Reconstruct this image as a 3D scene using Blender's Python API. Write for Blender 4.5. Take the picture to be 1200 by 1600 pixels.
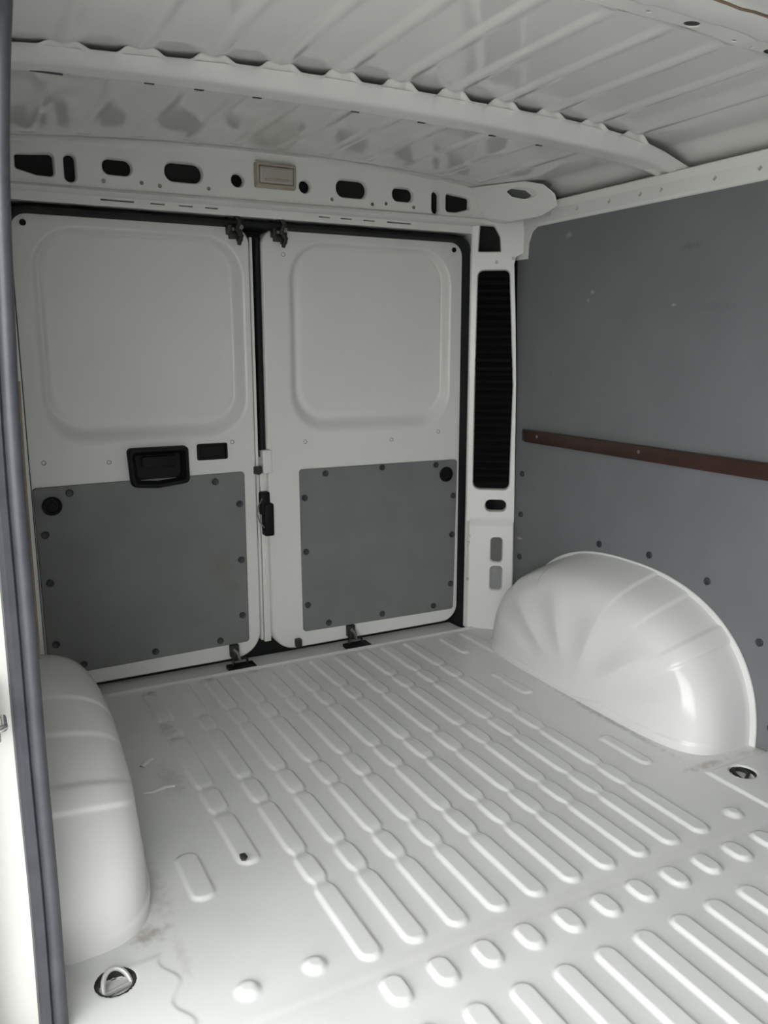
import bpy, bmesh, math, random
import numpy as np
from mathutils import Vector, geometry

random.seed(4)
for o in list(bpy.data.objects):
    bpy.data.objects.remove(o)
scene = bpy.context.scene
COL = scene.collection
PI = math.pi

# ------------------------------------------------------------------ camera
cam_data = bpy.data.cameras.new('camera')
cam_data.sensor_fit = 'VERTICAL'
cam_data.sensor_height = 36.0
cam_data.lens = 1285.3 / 1600 * 36.0
cam_data.clip_start = 0.02
cam = bpy.data.objects.new('camera', cam_data)
COL.objects.link(cam)
cam.location = (-0.9659, -2.6666, 1.0869)
cam.rotation_euler = (PI / 2 - 0.1970, 0.0, -0.4850)
scene.camera = cam

# ------------------------------------------------------------------ sky (overcast) and exposure
world = bpy.data.worlds.new('overcast_sky')
scene.world = world
world.use_nodes = True
wn = world.node_tree.nodes
wl = world.node_tree.links
bg = wn['Background']
wtc = wn.new('ShaderNodeTexCoord')
wsep = wn.new('ShaderNodeSeparateXYZ')
wramp = wn.new('ShaderNodeValToRGB')
wl.new(wtc.outputs['Generated'], wsep.inputs[0])
wl.new(wsep.outputs['Z'], wramp.inputs[0])
wramp.color_ramp.elements[0].position = 0.0
wramp.color_ramp.elements[0].color = (1.0, 1.0, 1.0, 1)
wramp.color_ramp.elements[1].position = 0.7
wramp.color_ramp.elements[1].color = (0.60, 0.61, 0.615, 1)
wl.new(wramp.outputs[0], bg.inputs['Color'])
bg.inputs['Strength'].default_value = 1.0

scene.view_settings.view_transform = 'Standard'
scene.view_settings.look = 'None'
scene.view_settings.gamma = 1.0
scene.view_settings.use_curve_mapping = False
scene.view_settings.exposure = 2.95


# ------------------------------------------------------------------ materials
def new_mat(name):
    m = bpy.data.materials.new(name)
    m.use_nodes = True
    return m, m.node_tree.nodes, m.node_tree.links, m.node_tree.nodes['Principled BSDF']


def simple(name, col, rough=0.5, metal=0.0, spec=0.5, var=0.06, scale=12.0, bump=0.0, bscale=150.0):
    m, N, L, b = new_mat(name)
    tc = N.new('ShaderNodeTexCoord')
    no = N.new('ShaderNodeTexNoise')
    no.inputs['Scale'].default_value = scale
    no.inputs['Detail'].default_value = 4
    L.new(tc.outputs['Object'], no.inputs['Vector'])
    r = N.new('ShaderNodeValToRGB')
    r.color_ramp.elements[0].position = 0.3
    r.color_ramp.elements[1].position = 0.7
    r.color_ramp.elements[0].color = tuple(c * (1 - var) for c in col) + (1,)
    r.color_ramp.elements[1].color = tuple(min(1, c * (1 + var)) for c in col) + (1,)
    L.new(no.outputs['Fac'], r.inputs[0])
    L.new(r.outputs[0], b.inputs['Base Color'])
    b.inputs['Roughness'].default_value = rough
    b.inputs['Metallic'].default_value = metal
    b.inputs['Specular IOR Level'].default_value = spec
    if bump:
        n2 = N.new('ShaderNodeTexNoise')
        n2.inputs['Scale'].default_value = bscale
        L.new(tc.outputs['Object'], n2.inputs['Vector'])
        bp = N.new('ShaderNodeBump')
        bp.inputs['Strength'].default_value = bump
        bp.inputs['Distance'].default_value = 0.002
        L.new(n2.outputs['Fac'], bp.inputs['Height'])
        L.new(bp.outputs[0], b.inputs['Normal'])
    return m


def spots(m, items):
    """wear marks with a shape of their own: (x,y,z, rx,ry,rz, colour, strength) in object space"""
    N, L = m.node_tree.nodes, m.node_tree.links
    b = N['Principled BSDF']
    tc = N.new('ShaderNodeTexCoord')
    no = N.new('ShaderNodeTexNoise')
    no.inputs['Scale'].default_value = 55
    no.inputs['Detail'].default_value = 5
    L.new(tc.outputs['Object'], no.inputs['Vector'])
    cur = b.inputs['Base Color'].links[0].from_socket
    for (x, y, z, rx, ry, rz, col, st) in items:
        mp = N.new('ShaderNodeMapping')
        mp.vector_type = 'POINT'
        mp.inputs['Scale'].default_value = (1 / rx, 1 / ry, 1 / rz)
        mp.inputs['Location'].default_value = (-x / rx, -y / ry, -z / rz)
        L.new(tc.outputs['Object'], mp.inputs['Vector'])
        ln = N.new('ShaderNodeVectorMath')
        ln.operation = 'LENGTH'
        L.new(mp.outputs[0], ln.inputs[0])
        ad = N.new('ShaderNodeMath')
        ad.operation = 'MULTIPLY_ADD'
        L.new(no.outputs['Fac'], ad.inputs[0])
        ad.inputs[1].default_value = 1.6
        L.new(ln.outputs['Value'], ad.inputs[2])
        mr = N.new('ShaderNodeMapRange')
        mr.interpolation_type = 'SMOOTHSTEP'
        mr.inputs['From Min'].default_value = 1.8
        mr.inputs['From Max'].default_value = 0.7
        mr.inputs['To Min'].default_value = 0.0
        mr.inputs['To Max'].default_value = st
        L.new(ad.outputs[0], mr.inputs['Value'])
        mx = N.new('ShaderNodeMix')
        mx.data_type = 'RGBA'
        L.new(mr.outputs[0], mx.inputs[0])
        L.new(cur, mx.inputs[6])
        mx.inputs[7].default_value = tuple(col) + (1,)
        cur = mx.outputs[2]
    L.new(cur, b.inputs['Base Color'])


WHITE = (0.70, 0.70, 0.665)
M_paint = simple('white_gloss_paint', WHITE, rough=0.26, var=0.02, scale=3, bump=0.02, bscale=60)
M_roof = simple('white_roof_paint', WHITE, rough=0.07, var=0.03, scale=3, bump=0.03, bscale=9)
M_floor = simple('white_floor_paint', (0.72, 0.725, 0.715), rough=0.36, var=0.035, scale=5, bump=0.03, bscale=80)
DIRT = (0.20, 0.155, 0.10)
spots(M_floor, [
    (-0.725, -1.25, 0, 0.05, 0.035, 0.05, DIRT, 0.6),
    (-0.685, -1.12, 0, 0.04, 0.14, 0.05, (0.40, 0.38, 0.35), 0.4),
    (-0.68, -1.33, 0, 0.015, 0.09, 0.05, (0.45, 0.42, 0.38), 0.4),
    (0.69, -0.95, 0, 0.018, 0.35, 0.05, (0.30, 0.25, 0.19), 0.6),
    (0.73, -1.285, 0, 0.10, 0.02, 0.05, (0.34, 0.28, 0.21), 0.6),
    (0.90, -1.29, 0, 0.08, 0.02, 0.05, (0.40, 0.33, 0.24), 0.5),
    (-0.487, -0.42, 0, 0.03, 0.10, 0.05, (0.32, 0.31, 0.28), 0.5),
    (-0.48, -0.14, 0, 0.03, 0.03, 0.05, (0.22, 0.21, 0.19), 0.6),
    (-0.28, -0.12, 0, 0.04, 0.03, 0.05, (0.22, 0.21, 0.19), 0.5),
    (-0.12, -0.11, 0, 0.04, 0.02, 0.05, (0.28, 0.27, 0.24), 0.5),
    (-0.55, -0.7, 0, 0.05, 0.12, 0.05, (0.45, 0.44, 0.41), 0.5),
    (0.0, -1.54, 0, 0.7, 0.03, 0.05, (0.60, 0.58, 0.55), 0.25),
])
M_arch = simple('white_wheel_arch_paint', (0.70, 0.70, 0.69), rough=0.16, var=0.02, scale=4, bump=0.02, bscale=50)
M_cavity = simple('dark_cavity_shade', (0.09, 0.095, 0.09), rough=0.7)  # tone darkened to stand for the shade in the body hollows
M_ply = simple('grey_plywood_lining', (0.172, 0.178, 0.176), rough=0.55, var=0.07, scale=7, bump=0.05, bscale=300, spec=0.35)
M_ply_wall = simple('grey_plywood_lining_wall', (0.153, 0.160, 0.165), rough=0.5, var=0.06, scale=6, bump=0.05, bscale=300, spec=0.4)
LM = (0.42, 0.43, 0.42)
spots(M_ply_wall, [
    (0.93, -0.53, 1.265, 0.05, 0.016, 0.012, LM, 0.7), (0.93, -0.51, 1.24, 0.05, 0.010, 0.010, LM, 0.7),
    (0.93, -0.93, 1.37, 0.05, 0.06, 0.012, (0.09, 0.10, 0.10), 0.7),
    (0.93, -0.88, 1.21, 0.05, 0.012, 0.007, LM, 0.7), (0.93, -1.03, 1.20, 0.05, 0.10, 0.02, (0.11, 0.12, 0.12), 0.5),
    (0.93, -0.40, 1.46, 0.05, 0.02, 0.016, LM, 0.5), (0.93, -0.33, 1.0, 0.05, 0.012, 0.010, (0.09, 0.10, 0.1), 0.6),
    (0.93, -0.18, 0.37, 0.05, 0.03, 0.007, (0.5, 0.45, 0.33), 0.8),
])
spots(M_ply, [
    (-0.20, 0.0, 0.36, 0.06, 0.05, 0.06, (0.17, 0.14, 0.10), 0.55), (-0.16, 0.0, 0.28, 0.05, 0.05, 0.03, (0.15, 0.13, 0.10), 0.5),
    (-0.27, 0.0, 0.18, 0.07, 0.05, 0.02, (0.14, 0.14, 0.13), 0.5),
])
M_rubber_shade = simple('black_rubber_and_shade', (0.009, 0.010, 0.011), rough=0.55, spec=0.2)  # rubber seals, also the painted shade behind the door gaps
M_seal = simple('grey_worn_rubber', (0.05, 0.052, 0.062), rough=0.42, var=0.15, scale=25, bump=0.1, bscale=200)
M_black = simple('black_plastic', (0.007, 0.0075, 0.008), rough=0.5, spec=0.15)
M_vent = simple('matt_black_plastic', (0.0035, 0.004, 0.004), rough=0.75, spec=0.12)
M_plug_shade = simple('dark_grey_plug_and_shade', (0.028, 0.03, 0.033), rough=0.45)  # plugs and small dark parts, also painted shade in the bow holes
M_steel = simple('dull_zinc_steel', (0.28, 0.27, 0.25), rough=0.4, metal=0.9)
M_palesteel = simple('pale_steel', (0.45, 0.45, 0.43), rough=0.45, metal=0.3)
M_dark = simple('dark_oiled_steel', (0.035, 0.033, 0.03), rough=0.45, metal=0.5)
M_chrome = simple('bright_steel', (0.7, 0.7, 0.7), rough=0.2, metal=1.0)
M_wood = simple('dark_brown_stained_wood', (0.036, 0.0145, 0.0095), rough=0.45, var=0.25, scale=9, bump=0.1, bscale=80)
M_tan = simple('tan_adhesive_strip', (0.20, 0.14, 0.09), rough=0.6, var=0.2)
M_beige = simple('aged_beige_plastic', (0.36, 0.32, 0.25), rough=0.4)
M_lens = simple('frosted_beige_lens', (0.40, 0.38, 0.33), rough=0.2)
M_asphalt = simple('pale_concrete_paving', (0.45, 0.45, 0.435), rough=0.9, var=0.2, scale=60)
M_scrap = simple('pale_dried_sealant', (0.72, 0.72, 0.68), rough=0.5)
M_pocket = simple('grey_pocket', (0.10, 0.098, 0.09), rough=0.6)
M_pocket2 = simple('light_grey_pocket', (0.22, 0.225, 0.225), rough=0.6)
M_bulkhead = simple('bulkhead_paint', (0.5, 0.5, 0.5), rough=0.5)


# ------------------------------------------------------------------ mesh builder
class MB:
    def __init__(self):
        self.v, self.f, self.s = [], [], []

    def add(self, verts, faces, smooth=True):
        n = len(self.v)
        self.v += [tuple(p) for p in verts]
        self.f += [tuple(i + n for i in q) for q in faces]
        self.s += [smooth] * len(faces)
        return n

    def box(self, x0, x1, y0, y1, z0, z1, bev=0.0):
        if bev <= 0:
            v = [(x, y, z) for x in (x0, x1) for y in (y0, y1) for z in (z0, z1)]
            self.add(v, [(0, 1, 3, 2), (4, 6, 7, 5), (0, 4, 5, 1), (2, 3, 7, 6), (0, 2, 6, 4), (1, 5, 7, 3)], False)
            return
        bm = bmesh.new()
        r = bmesh.ops.create_cube(bm, size=1)
        for q in bm.verts:
            q.co = Vector(((x0 + x1) / 2 + q.co.x * (x1 - x0), (y0 + y1) / 2 + q.co.y * (y1 - y0), (z0 + z1) / 2 + q.co.z * (z1 - z0)))
        bmesh.ops.bevel(bm, geom=list(bm.edges), offset=bev, segments=2, affect='EDGES', profile=0.5)
        bm.verts.index_update()
        self.add([q.co[:] for q in bm.verts], [[q.index for q in f.verts] for f in bm.faces], False)
        bm.free()

    def loft(self, rings, close=True, smooth=True, cap0=False, cap1=False):
        n = len(rings[0])
        vs = [p for r in rings for p in r]
        fs = []
        for i in range(len(rings) - 1):
            for j in range(n if close else n - 1):
                k = (j + 1) % n
                fs.append((i * n + j, i * n + k, (i + 1) * n + k, (i + 1) * n + j))
        self.add(vs, fs, smooth)
        if cap0:
            self.add(rings[0], [tuple(range(n))], False)
        if cap1:
            self.add(rings[-1], [tuple(range(n))], False)

    def tube(self, pts, r, n=10, cap=True):
        pts = [Vector(p) for p in pts]
        rr = r if isinstance(r, (list, tuple)) else [r] * len(pts)
        rings = []
        up = None
        for i, p in enumerate(pts):
            t = (pts[min(i + 1, len(pts) - 1)] - pts[max(i - 1, 0)]).normalized()
            if up is None:
                up = Vector((0, 0, 1)) if abs(t.z) < 0.9 else Vector((1, 0, 0))
            a = (up - t * up.dot(t)).normalized()
            up = a
            b = t.cross(a)
            rings.append([p + (a * math.cos(q) + b * math.sin(q)) * rr[i] for q in [2 * PI * k / n for k in range(n)]])
        self.loft(rings, True, True, cap, cap)

    def disc(self, c, axis, r, h, n=14, dome=0.0, bevel=0.2):
        """short plug: axis is the unit direction it stands out to"""
        a = Vector(axis).normalized()
        u = a.orthogonal().normalized()
        w = a.cross(u)
        c = Vector(c)
        prof = [(r, 0), (r, h * (1 - bevel)), (r * (1 - bevel * 0.5), h), (r * 0.45, h - dome), (0.0001, h - dome)]
        rings = [[c + a * hh + (u * math.cos(2 * PI * k / n) + w * math.sin(2 * PI * k / n)) * q for k in range(n)] for q, hh in prof]
        self.loft(rings)

    def plate(self, outer, holes, f, wallrings=((0, 0), (0.0015, 0.0015), (0.0025, 0.02)), edge=((0, 0), (0, 0.003)), holerings=None):
        """flat sheet in (u,v) with holes, rolled hole edges and a returned rim; f maps (u,v,w) -> xyz, +w is away from the viewer"""
        area = lambda l: sum(l[i - 1][0] * l[i][1] - l[i][0] * l[i - 1][1] for i in range(len(l)))
        outer = outer if area(outer) > 0 else outer[::-1]
        holes = [h if area(h) < 0 else h[::-1] for h in holes]
        loops = [outer] + list(holes)
        tri = geometry.tessellate_polygon([[Vector((p[0], p[1], 0)) for p in l] for l in loops])
        flat = [p for l in loops for p in l]
        self.add([f(p[0], p[1], 0) for p in flat], [t for t in tri], False)
        for i, h in enumerate(holes):
            wr = holerings[i] if holerings and holerings[i] else wallrings
            self.loft([[f(p[0], p[1], w) for p in offset(h, -d)] for d, w in wr])
        if edge:
            self.loft([[f(p[0], p[1], w) for p in offset(outer, d)] for d, w in edge])

    def build(self, name, mat, parent=None, angle=40):
        me = bpy.data.meshes.new(name)
        me.from_pydata(self.v, [], self.f)
        me.polygons.foreach_set('use_smooth', self.s)
        me.materials.append(mat)
        me.validate()
        bm = bmesh.new()
        bm.from_mesh(me)
        bmesh.ops.recalc_face_normals(bm, faces=bm.faces)
        bm.to_mesh(me)
        bm.free()
        me.set_sharp_from_angle(angle=math.radians(angle))
        o = bpy.data.objects.new(name, me)
        COL.objects.link(o)
        if parent is not None:
            o.parent = parent
            o.matrix_parent_inverse = parent_inv(parent)
        return o


def parent_inv(p):
    from mathutils import Matrix
    m = Matrix.Identity(4)
    q = p
    while q is not None:
        m = m @ Matrix.Translation(-q.location)
        q = q.parent
    return m


def offset(loop, d):
    if d == 0:
        return loop
    n = len(loop)
    area = sum(loop[i][0] * loop[(i + 1) % n][1] - loop[(i + 1) % n][0] * loop[i][1] for i in range(n))
    s = 1 if area > 0 else -1
    out = []
    for i in range(n):
        a, b, c = loop[i - 1], loop[i], loop[(i + 1) % n]
        e1 = Vector((b[0] - a[0], b[1] - a[1]))
        e2 = Vector((c[0] - b[0], c[1] - b[1]))
        if e1.length < 1e-9:
            e1 = e2
        if e2.length < 1e-9:
            e2 = e1
        e1.normalize()
        e2.normalize()
        n1 = Vector((e1.y, -e1.x)) * s
        n2 = Vector((e2.y, -e2.x)) * s
        m = (n1 + n2)
        if m.length < 1e-6:
            m = n1
        m.normalize()
        k = max(0.5, m.dot(n1))
        out.append((b[0] + m.x * d / k, b[1] + m.y * d / k))
    return out


def rpoly(corners, n=6):
    """corners: (u, v, radius) in order -> rounded polygon"""
    out = []
    m = len(corners)
    for i in range(m):
        p = Vector(corners[i][:2])
        a = Vector(corners[i - 1][:2]) - p
        b = Vector(corners[(i + 1) % m][:2]) - p
        r = corners[i][2]
        if r <= 0:
            out.append((p.x, p.y))
            continue
        a.normalize()
        b.normalize()
        half = a.angle(b) / 2
        t = r / math.tan(half)
        c = p + (a + b).normalized() * (r / math.sin(half))
        p0, p1 = p + a * t, p + b * t
        a0 = math.atan2(p0.y - c.y, p0.x - c.x)
        a1 = math.atan2(p1.y - c.y, p1.x - c.x)
        d = (a1 - a0 + PI) % (2 * PI) - PI
        for k in range(n + 1):
            q = a0 + d * k / n
            out.append((c.x + r * math.cos(q), c.y + r * math.sin(q)))
    return out


def rect(u0, u1, v0, v1, r, n=6):
    rr = r if isinstance(r, (tuple, list)) else (r,) * 4
    return rpoly([(u0, v0, rr[0]), (u1, v0, rr[1]), (u1, v1, rr[2]), (u0, v1, rr[3])], n)


def inset_rings(u0, u1, v0, v1, r, prof, yf, n=4):
    return [[(p[0], yf(y), p[1]) for p in rect(u0 + d, u1 - d, v0 + d, v1 - d, max(r - d, 0.0015), n)] for d, y in prof]


def circ(u, v, r, n=18):
    return [(u + r * math.cos(2 * PI * k / n), v + r * math.sin(2 * PI * k / n)) for k in range(n)]


def tag(o, label=None, cat=None, group=None, kind=None):
    if label:
        o['label'] = label
    if cat:
        o['category'] = cat
    if group:
        o['group'] = group
    if kind:
        o['kind'] = kind
    return o


def empty(name, loc, label=None, cat=None, group=None, kind=None):
    o = bpy.data.objects.new(name, None)
    o.location = loc
    o.empty_display_size = 0.05
    COL.objects.link(o)
    return tag(o, label, cat, group, kind)


def sstep(t):
    t = np.clip(t, 0, 1)
    return t * t * (3 - 2 * t)


def grid(name, xs, ys, zfun, mat, parent=None, thick=None):
    X, Y = np.meshgrid(xs, ys)
    Z = zfun(X, Y)
    nx, ny = len(xs), len(ys)
    co = np.stack([X, Y, Z], -1).reshape(-1, 3)
    idx = np.arange(nx * ny).reshape(ny, nx)
    q = np.stack([idx[:-1, :-1], idx[:-1, 1:], idx[1:, 1:], idx[1:, :-1]], -1).reshape(-1, 4)
    me = bpy.data.meshes.new(name)
    me.vertices.add(len(co))
    me.vertices.foreach_set('co', co.ravel())
    me.loops.add(q.size)
    me.loops.foreach_set('vertex_index', q.ravel())
    me.polygons.add(len(q))
    me.polygons.foreach_set('loop_start', np.arange(0, q.size, 4))
    me.polygons.foreach_set('use_smooth', np.ones(len(q), bool))
    me.update(calc_edges=True)
    me.materials.append(mat)
    o = bpy.data.objects.new(name, me)
    COL.objects.link(o)
    if parent is not None:
        o.parent = parent
    return o


# ------------------------------------------------------------------ ground outside
b = MB()
b.add([(-30, -30, -0.58), (30, -30, -0.58), (30, 30, -0.58), (-30, 30, -0.58)], [(0, 1, 2, 3)], False)
tag(b.build('ground', M_asphalt), kind='structure')

# ------------------------------------------------------------------ floor: pressed sheet with ribs, bumps and a raised rear lip
PITCH, X0 = 0.0947, -0.373
WAIST = (-0.365, -0.478, -0.785, -0.912, -1.15, -1.262)


def stadium(X, Y, xc, ya, yb, r, H, slope=0.0085, waists=(), skew=0.0):
    lo, hi = min(ya, yb) + r, max(ya, yb) - r
    hi = max(hi, lo)
    dy = np.where(Y < lo, lo - Y, np.where(Y > hi, Y - hi, 0))
    d = np.sqrt((X - xc - skew * (Y - ya)) ** 2 + dy ** 2)
    wf = np.zeros_like(Y)
    for w in waists:
        wf += np.exp(-((Y - w) / 0.016) ** 2)
    wf = np.clip(wf, 0, 1)
    return H * (1 - 0.42 * wf) * sstep((r * (1 - 0.30 * wf) - d) / slope)


def floor_z(X, Y):
    Z = np.zeros_like(X)
    H = 0.0068
    for k in range(10):
        xc = X0 + PITCH * k
        Z = np.maximum(Z, stadium(X, Y, xc, -0.105, -1.508, 0.026, H, waists=WAIST))
    for k in range(-1, 11):
        xc = X0 + PITCH * k
        if k >= 0:
            Z = np.maximum(Z, stadium(X, Y, xc, -1.552, -1.625, 0.025, 0.0078))
            Z = np.maximum(Z, stadium(X, Y, xc, -1.672, -3.0, 0.026, H))
    # rib beside the left wheel arch, shorter
    Z = np.maximum(Z, stadium(X, Y, -0.478, -0.12, -1.135, 0.028, H * 0.9, waists=WAIST[:4]))
    Z = np.maximum(Z, stadium(X, Y, -0.598, -1.03, -1.205, 0.028, H * 0.85))
    # round bumps
    for (x, y) in ((-0.600, -1.475), (-0.475, -1.475), (0.60, -1.485)):
        Z = np.maximum(Z, stadium(X, Y, x, y - 0.02, y + 0.02, 0.026, 0.009, 0.016))
    # short ribs beside the right wheel arch
    Z = np.maximum(Z, stadium(X, Y, 0.60, -1.03, -1.215, 0.022, H * 0.9))
    Z = np.maximum(Z, stadium(X, Y, 0.60, -0.50, -0.70, 0.024, H * 0.8, waists=(-0.56,)))
    Z = np.maximum(Z, stadium(X, Y, 0.62, -0.13, -0.31, 0.022, H * 0.9))
    Z = np.maximum(Z, stadium(X, Y, 0.725, -0.11, -0.49, 0.024, H * 0.9, waists=(-0.365,)))
    Z = np.maximum(Z, stadium(X, Y, 0.83, -0.21, -0.34, 0.024, H * 0.8))
    # cross seam ahead of the ribs
    Z += 0.0005 * np.exp(-((Y + 1.530) / 0.012) ** 2) - 0.0004 * np.exp(-((Y + 1.546) / 0.008) ** 2)
    # side shelves ahead of the wheel arches
    sh = sstep((-1.305 - Y) / 0.02)
    Z = Z + 0.006 * sstep((X - 0.690) / 0.010) * sh + 0.0025 * sstep((-0.705 - X - 0.012 * np.sin(Y * 60)) / 0.008) * sh
    # tie-down cups
    for (x, y) in ((-0.799, -1.345), (0.777, -1.363), (0.80, -0.345)):
        Z = Z - 0.016 * sstep((0.036 - np.sqrt((X - x) ** 2 + ((Y - y) * 1.0) ** 2)) / 0.010)
    # sill at the rear doors: lip, then a lower tread
    Z += 0.006 * np.exp(-((Y + 0.082) / 0.010) ** 2) - 0.010 * sstep((Y + 0.075) / 0.014)
    return Z


fx = np.linspace(-0.97, 0.97, 620)
fy = np.concatenate([np.linspace(0.045, -0.14, 60), np.linspace(-0.145, -1.75, 365), np.linspace(-1.78, -3.0, 45)])
floor = tag(grid('floor', fx, fy, floor_z, M_floor), kind='structure')

# ------------------------------------------------------------------ ceiling: roof skin with pressed ribs
SL = 0.143


def roof_z(X, Y):
    Z = 1.678 - 0.030 * (X / 0.71) ** 2 - 0.03 * sstep((np.abs(X) - 0.86) / 0.11)
    for k in range(-5, 6):
        xc = SL * k
        for (ya, yb) in ((-0.905, -1.445), (-0.16, -0.79), (-1.80, -2.95)):
            lo, hi = yb, ya
            e = sstep((Y - lo) / 0.06) * sstep((hi - Y) / 0.02 + (1.0 if ya == -0.905 else 0.0))
            e = np.where((Y > lo) & (Y < hi + 0.03), e, 0)
            Z = Z - (0.0044 if ya != -0.16 else 0.0034) * e * sstep((0.026 - np.abs(X - xc)) / 0.025)
    return Z


rx = np.linspace(-0.985, 0.985, 520)
ry = np.concatenate([np.linspace(0.10, -0.74, 120), np.linspace(-0.745, -1.0, 70), np.linspace(-1.005, -1.9, 130), np.linspace(-1.93, -3.05, 60)])
ceiling = tag(grid('ceiling', rx, ry, roof_z, M_roof), kind='structure')

# ------------------------------------------------------------------ right side wall: outer skin, lining, top rail
b = MB()
b.box(0.985, 1.02, -3.1, 0.12, -0.10, 1.70)
b.box(0.955, 0.985, -3.05, -0.20, -0.02, 1.52)
wall_right = tag(b.build('wall_right', M_cavity), kind='structure')

b = MB()
LX = 0.93
outer = rpoly([(-3.05, 0.004, 0), (-0.120, 0.004, 0.002), (-0.120, 1.515, 0.002), (-3.05, 1.515, 0)])
b.plate(outer, [], lambda u, v, w: (LX + w, u, v), edge=((0, 0), (0.0, 0.012)))
lining = tag(b.build('lining_panel', M_ply_wall, wall_right), 'large grey plywood lining sheet')
for (y, z) in ((-0.190, 0.62), (-0.190, 0.464), (-0.190, 0.299), (-0.190, 0.134), (-0.436, 0.300), (-0.623, 0.440), (-0.847, 0.452), (-1.074, 0.425), (-1.262, 0.30), (-1.322, 0.074)):
    b = MB()
    b.disc((LX + 0.0005, y, z), (-1, 0, 0), 0.0115, 0.005, 12, 0.002)
    b.build('screw_plug', M_plug_shade, lining)


def rail_mesh(s):
    b = MB()
    ys = np.linspace(-0.10, -3.05, 40)
    holes = [rpoly([(y - 0.009, 1.537, 0.002), (y, 1.537 - 0.009, 0.002), (y + 0.009, 1.537, 0.002), (y, 1.537 + 0.009, 0.002)], 2) for y in (-0.305, -0.446, -0.595, -0.726, -0.809, -1.0, -1.142, -1.36, -1.6, -1.8, -2.1)]
    b.plate(rect(-3.05, -0.10, 1.515, 1.552, 0), holes, lambda u, v, w: (s * (0.920 + w), u, v), edge=None)
    prof = [(0.920, 1.515), (0.9215, 1.5095), (0.925, 1.506), (0.932, 1.505), (0.955, 1.503)]
    b.loft([[(s * x, y, z) for x, z in prof] for y in (-0.10, -3.05)], False)
    prof = [(0.920, 1.552), (0.918, 1.557), (0.909, 1.570), (0.908, 1.574), (0.912, 1.5775), (0.985, 1.582)]
    b.loft([[(s * x, y, z) for x, z in prof] for y in (-0.10, -3.05)], False)
    return b


trim_2 = tag(rail_mesh(1).build('trim_2', M_paint), kind='structure')
# rounded corner patch where rail turns down into the rear pillar
b = MB()
b.plate(rpoly([(-0.10, 1.515, 0), (-0.255, 1.515, 0), (-0.205, 1.493, 0.03), (-0.186, 1.455, 0.02), (-0.183, 1.40, 0), (-0.10, 1.40, 0)]), [], lambda u, v, w: (0.922 + w, u, v), edge=((0, 0), (0.0, 0.008)))
b.build('corner_flange', M_paint, trim_2)

# ------------------------------------------------------------------ left side wall with the sliding-door opening (mostly out of view)
b = MB()
b.box(-1.02, -0.985, -1.47, 0.12, -0.10, 1.70)
b.box(-0.985, -0.935, -1.40, -0.10, -0.02, 1.52)
b.box(-1.02, -0.95, -3.1, -2.95, -0.10, 1.70)
b.box(-1.02, -0.93, -2.95, -1.46, 1.56, 1.70)
b.box(-1.02, -0.97, -2.95, -1.47, -0.30, -0.012)
wall_left = tag(b.build('wall_left', M_paint), kind='structure')
tag(rail_mesh(-1).build('trim_3', M_paint), kind='structure')

b = MB()
b.plate(rpoly([(-1.375, 0.004, 0.002), (-0.120, 0.004, 0.002), (-0.120, 1.515, 0.002), (-1.375, 1.515, 0.03)]), [], lambda u, v, w: (-0.930 - w, u, v), edge=((0, 0), (0.0, 0.004)))
tag(b.build('lining_panel', M_ply, wall_left), 'grey plywood lining sheet')

b = MB()
b.box(-1.02, 1.02, -3.12, -3.05, -0.10, 1.70)
tag(b.build('wall_front', M_bulkhead), kind='structure')

# pillar behind the sliding door: flange facing the opening, following the body side's curve
PZ = [-0.05, 0.0, 0.15, 0.30, 0.46, 0.66, 0.95, 1.12, 1.27, 1.37, 1.45, 1.53, 1.62]
PX = [-0.884, -0.884, -0.881, -0.880, -0.882, -0.880, -0.8795, -0.8735, -0.8675, -0.8615, -0.8525, -0.8435, -0.832]
pz = np.linspace(-0.05, 1.62, 50)
px = np.interp(pz, PZ, PX)
px = np.convolve(np.pad(px, 3, mode='edge'), np.ones(7) / 7, 'valid')
b = MB()
prof = [(0.052, 0.02), (0.050, 0.0), (0.006, 0.001), (-0.040, 0.002), (-0.055, -0.001), (-0.062, -0.010), (-0.066, -0.028), (-0.105, -0.034), (-0.125, -0.028), (-0.135, -0.01), (-0.137, 0.06)]
b.loft([[(x - 0.052 + dx, -1.402 + dy, z) for dx, dy in prof] for x, z in zip(px, pz)], False)
b.loft([[(x - 0.052 + dx, -1.39 + dy, z) for dx, dy in ((0.048, 0.02), (0.0, 0.06), (-0.05, 0.20))] for x, z in zip(px, pz)], False)
trim_1 = tag(b.build('trim_1', M_paint, angle=60), kind='structure')
# tan strip between seal and pillar
b = MB()
sel = [i for i, z in enumerate(pz) if 0.62 < z < 1.05]
b.loft([[(px[i] + 0.001, -1.386, pz[i]), (px[i] + 0.0035, -1.394, pz[i]), (px[i] + 0.0015, -1.402, pz[i]), (px[i] - 0.004, -1.400, pz[i])] for i in sel])
b.build('adhesive_strip', M_tan, trim_1)

b = MB()
pts = [(x - 0.012, -1.413, z) for x, z in zip(px, pz)]
rings = []
for (x, y, z) in pts:
    ring = []
    for k in range(20):
        a = 2 * PI * k / 20
        ring.append((x + 0.0 + 0.0115 * math.cos(a), y + 0.013 * math.sin(a), z))
    rings.append(ring)
b.loft(rings, True, True, True, True)
seal_r = MB()
seal_l = MB()
lip = [(-0.020, 0.006), (-0.021, -0.006), (-0.026, -0.013), (-0.035, -0.015), (-0.042, -0.010), (-0.044, 0.004), (-0.034, 0.010)]
seal_l.loft([[(x + dx, -1.408 + dy, z) for dx, dy in lip] for x, z in zip(px, pz)], True, True, True, True)
root = empty('door_seal', (-0.885, -1.41, 0.0), 'dark grey worn rubber seal running up the sliding door pillar', 'seal')
b.build('seal_tube', M_seal, root)
seal_l.build('seal_lip', M_seal, root)

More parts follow.
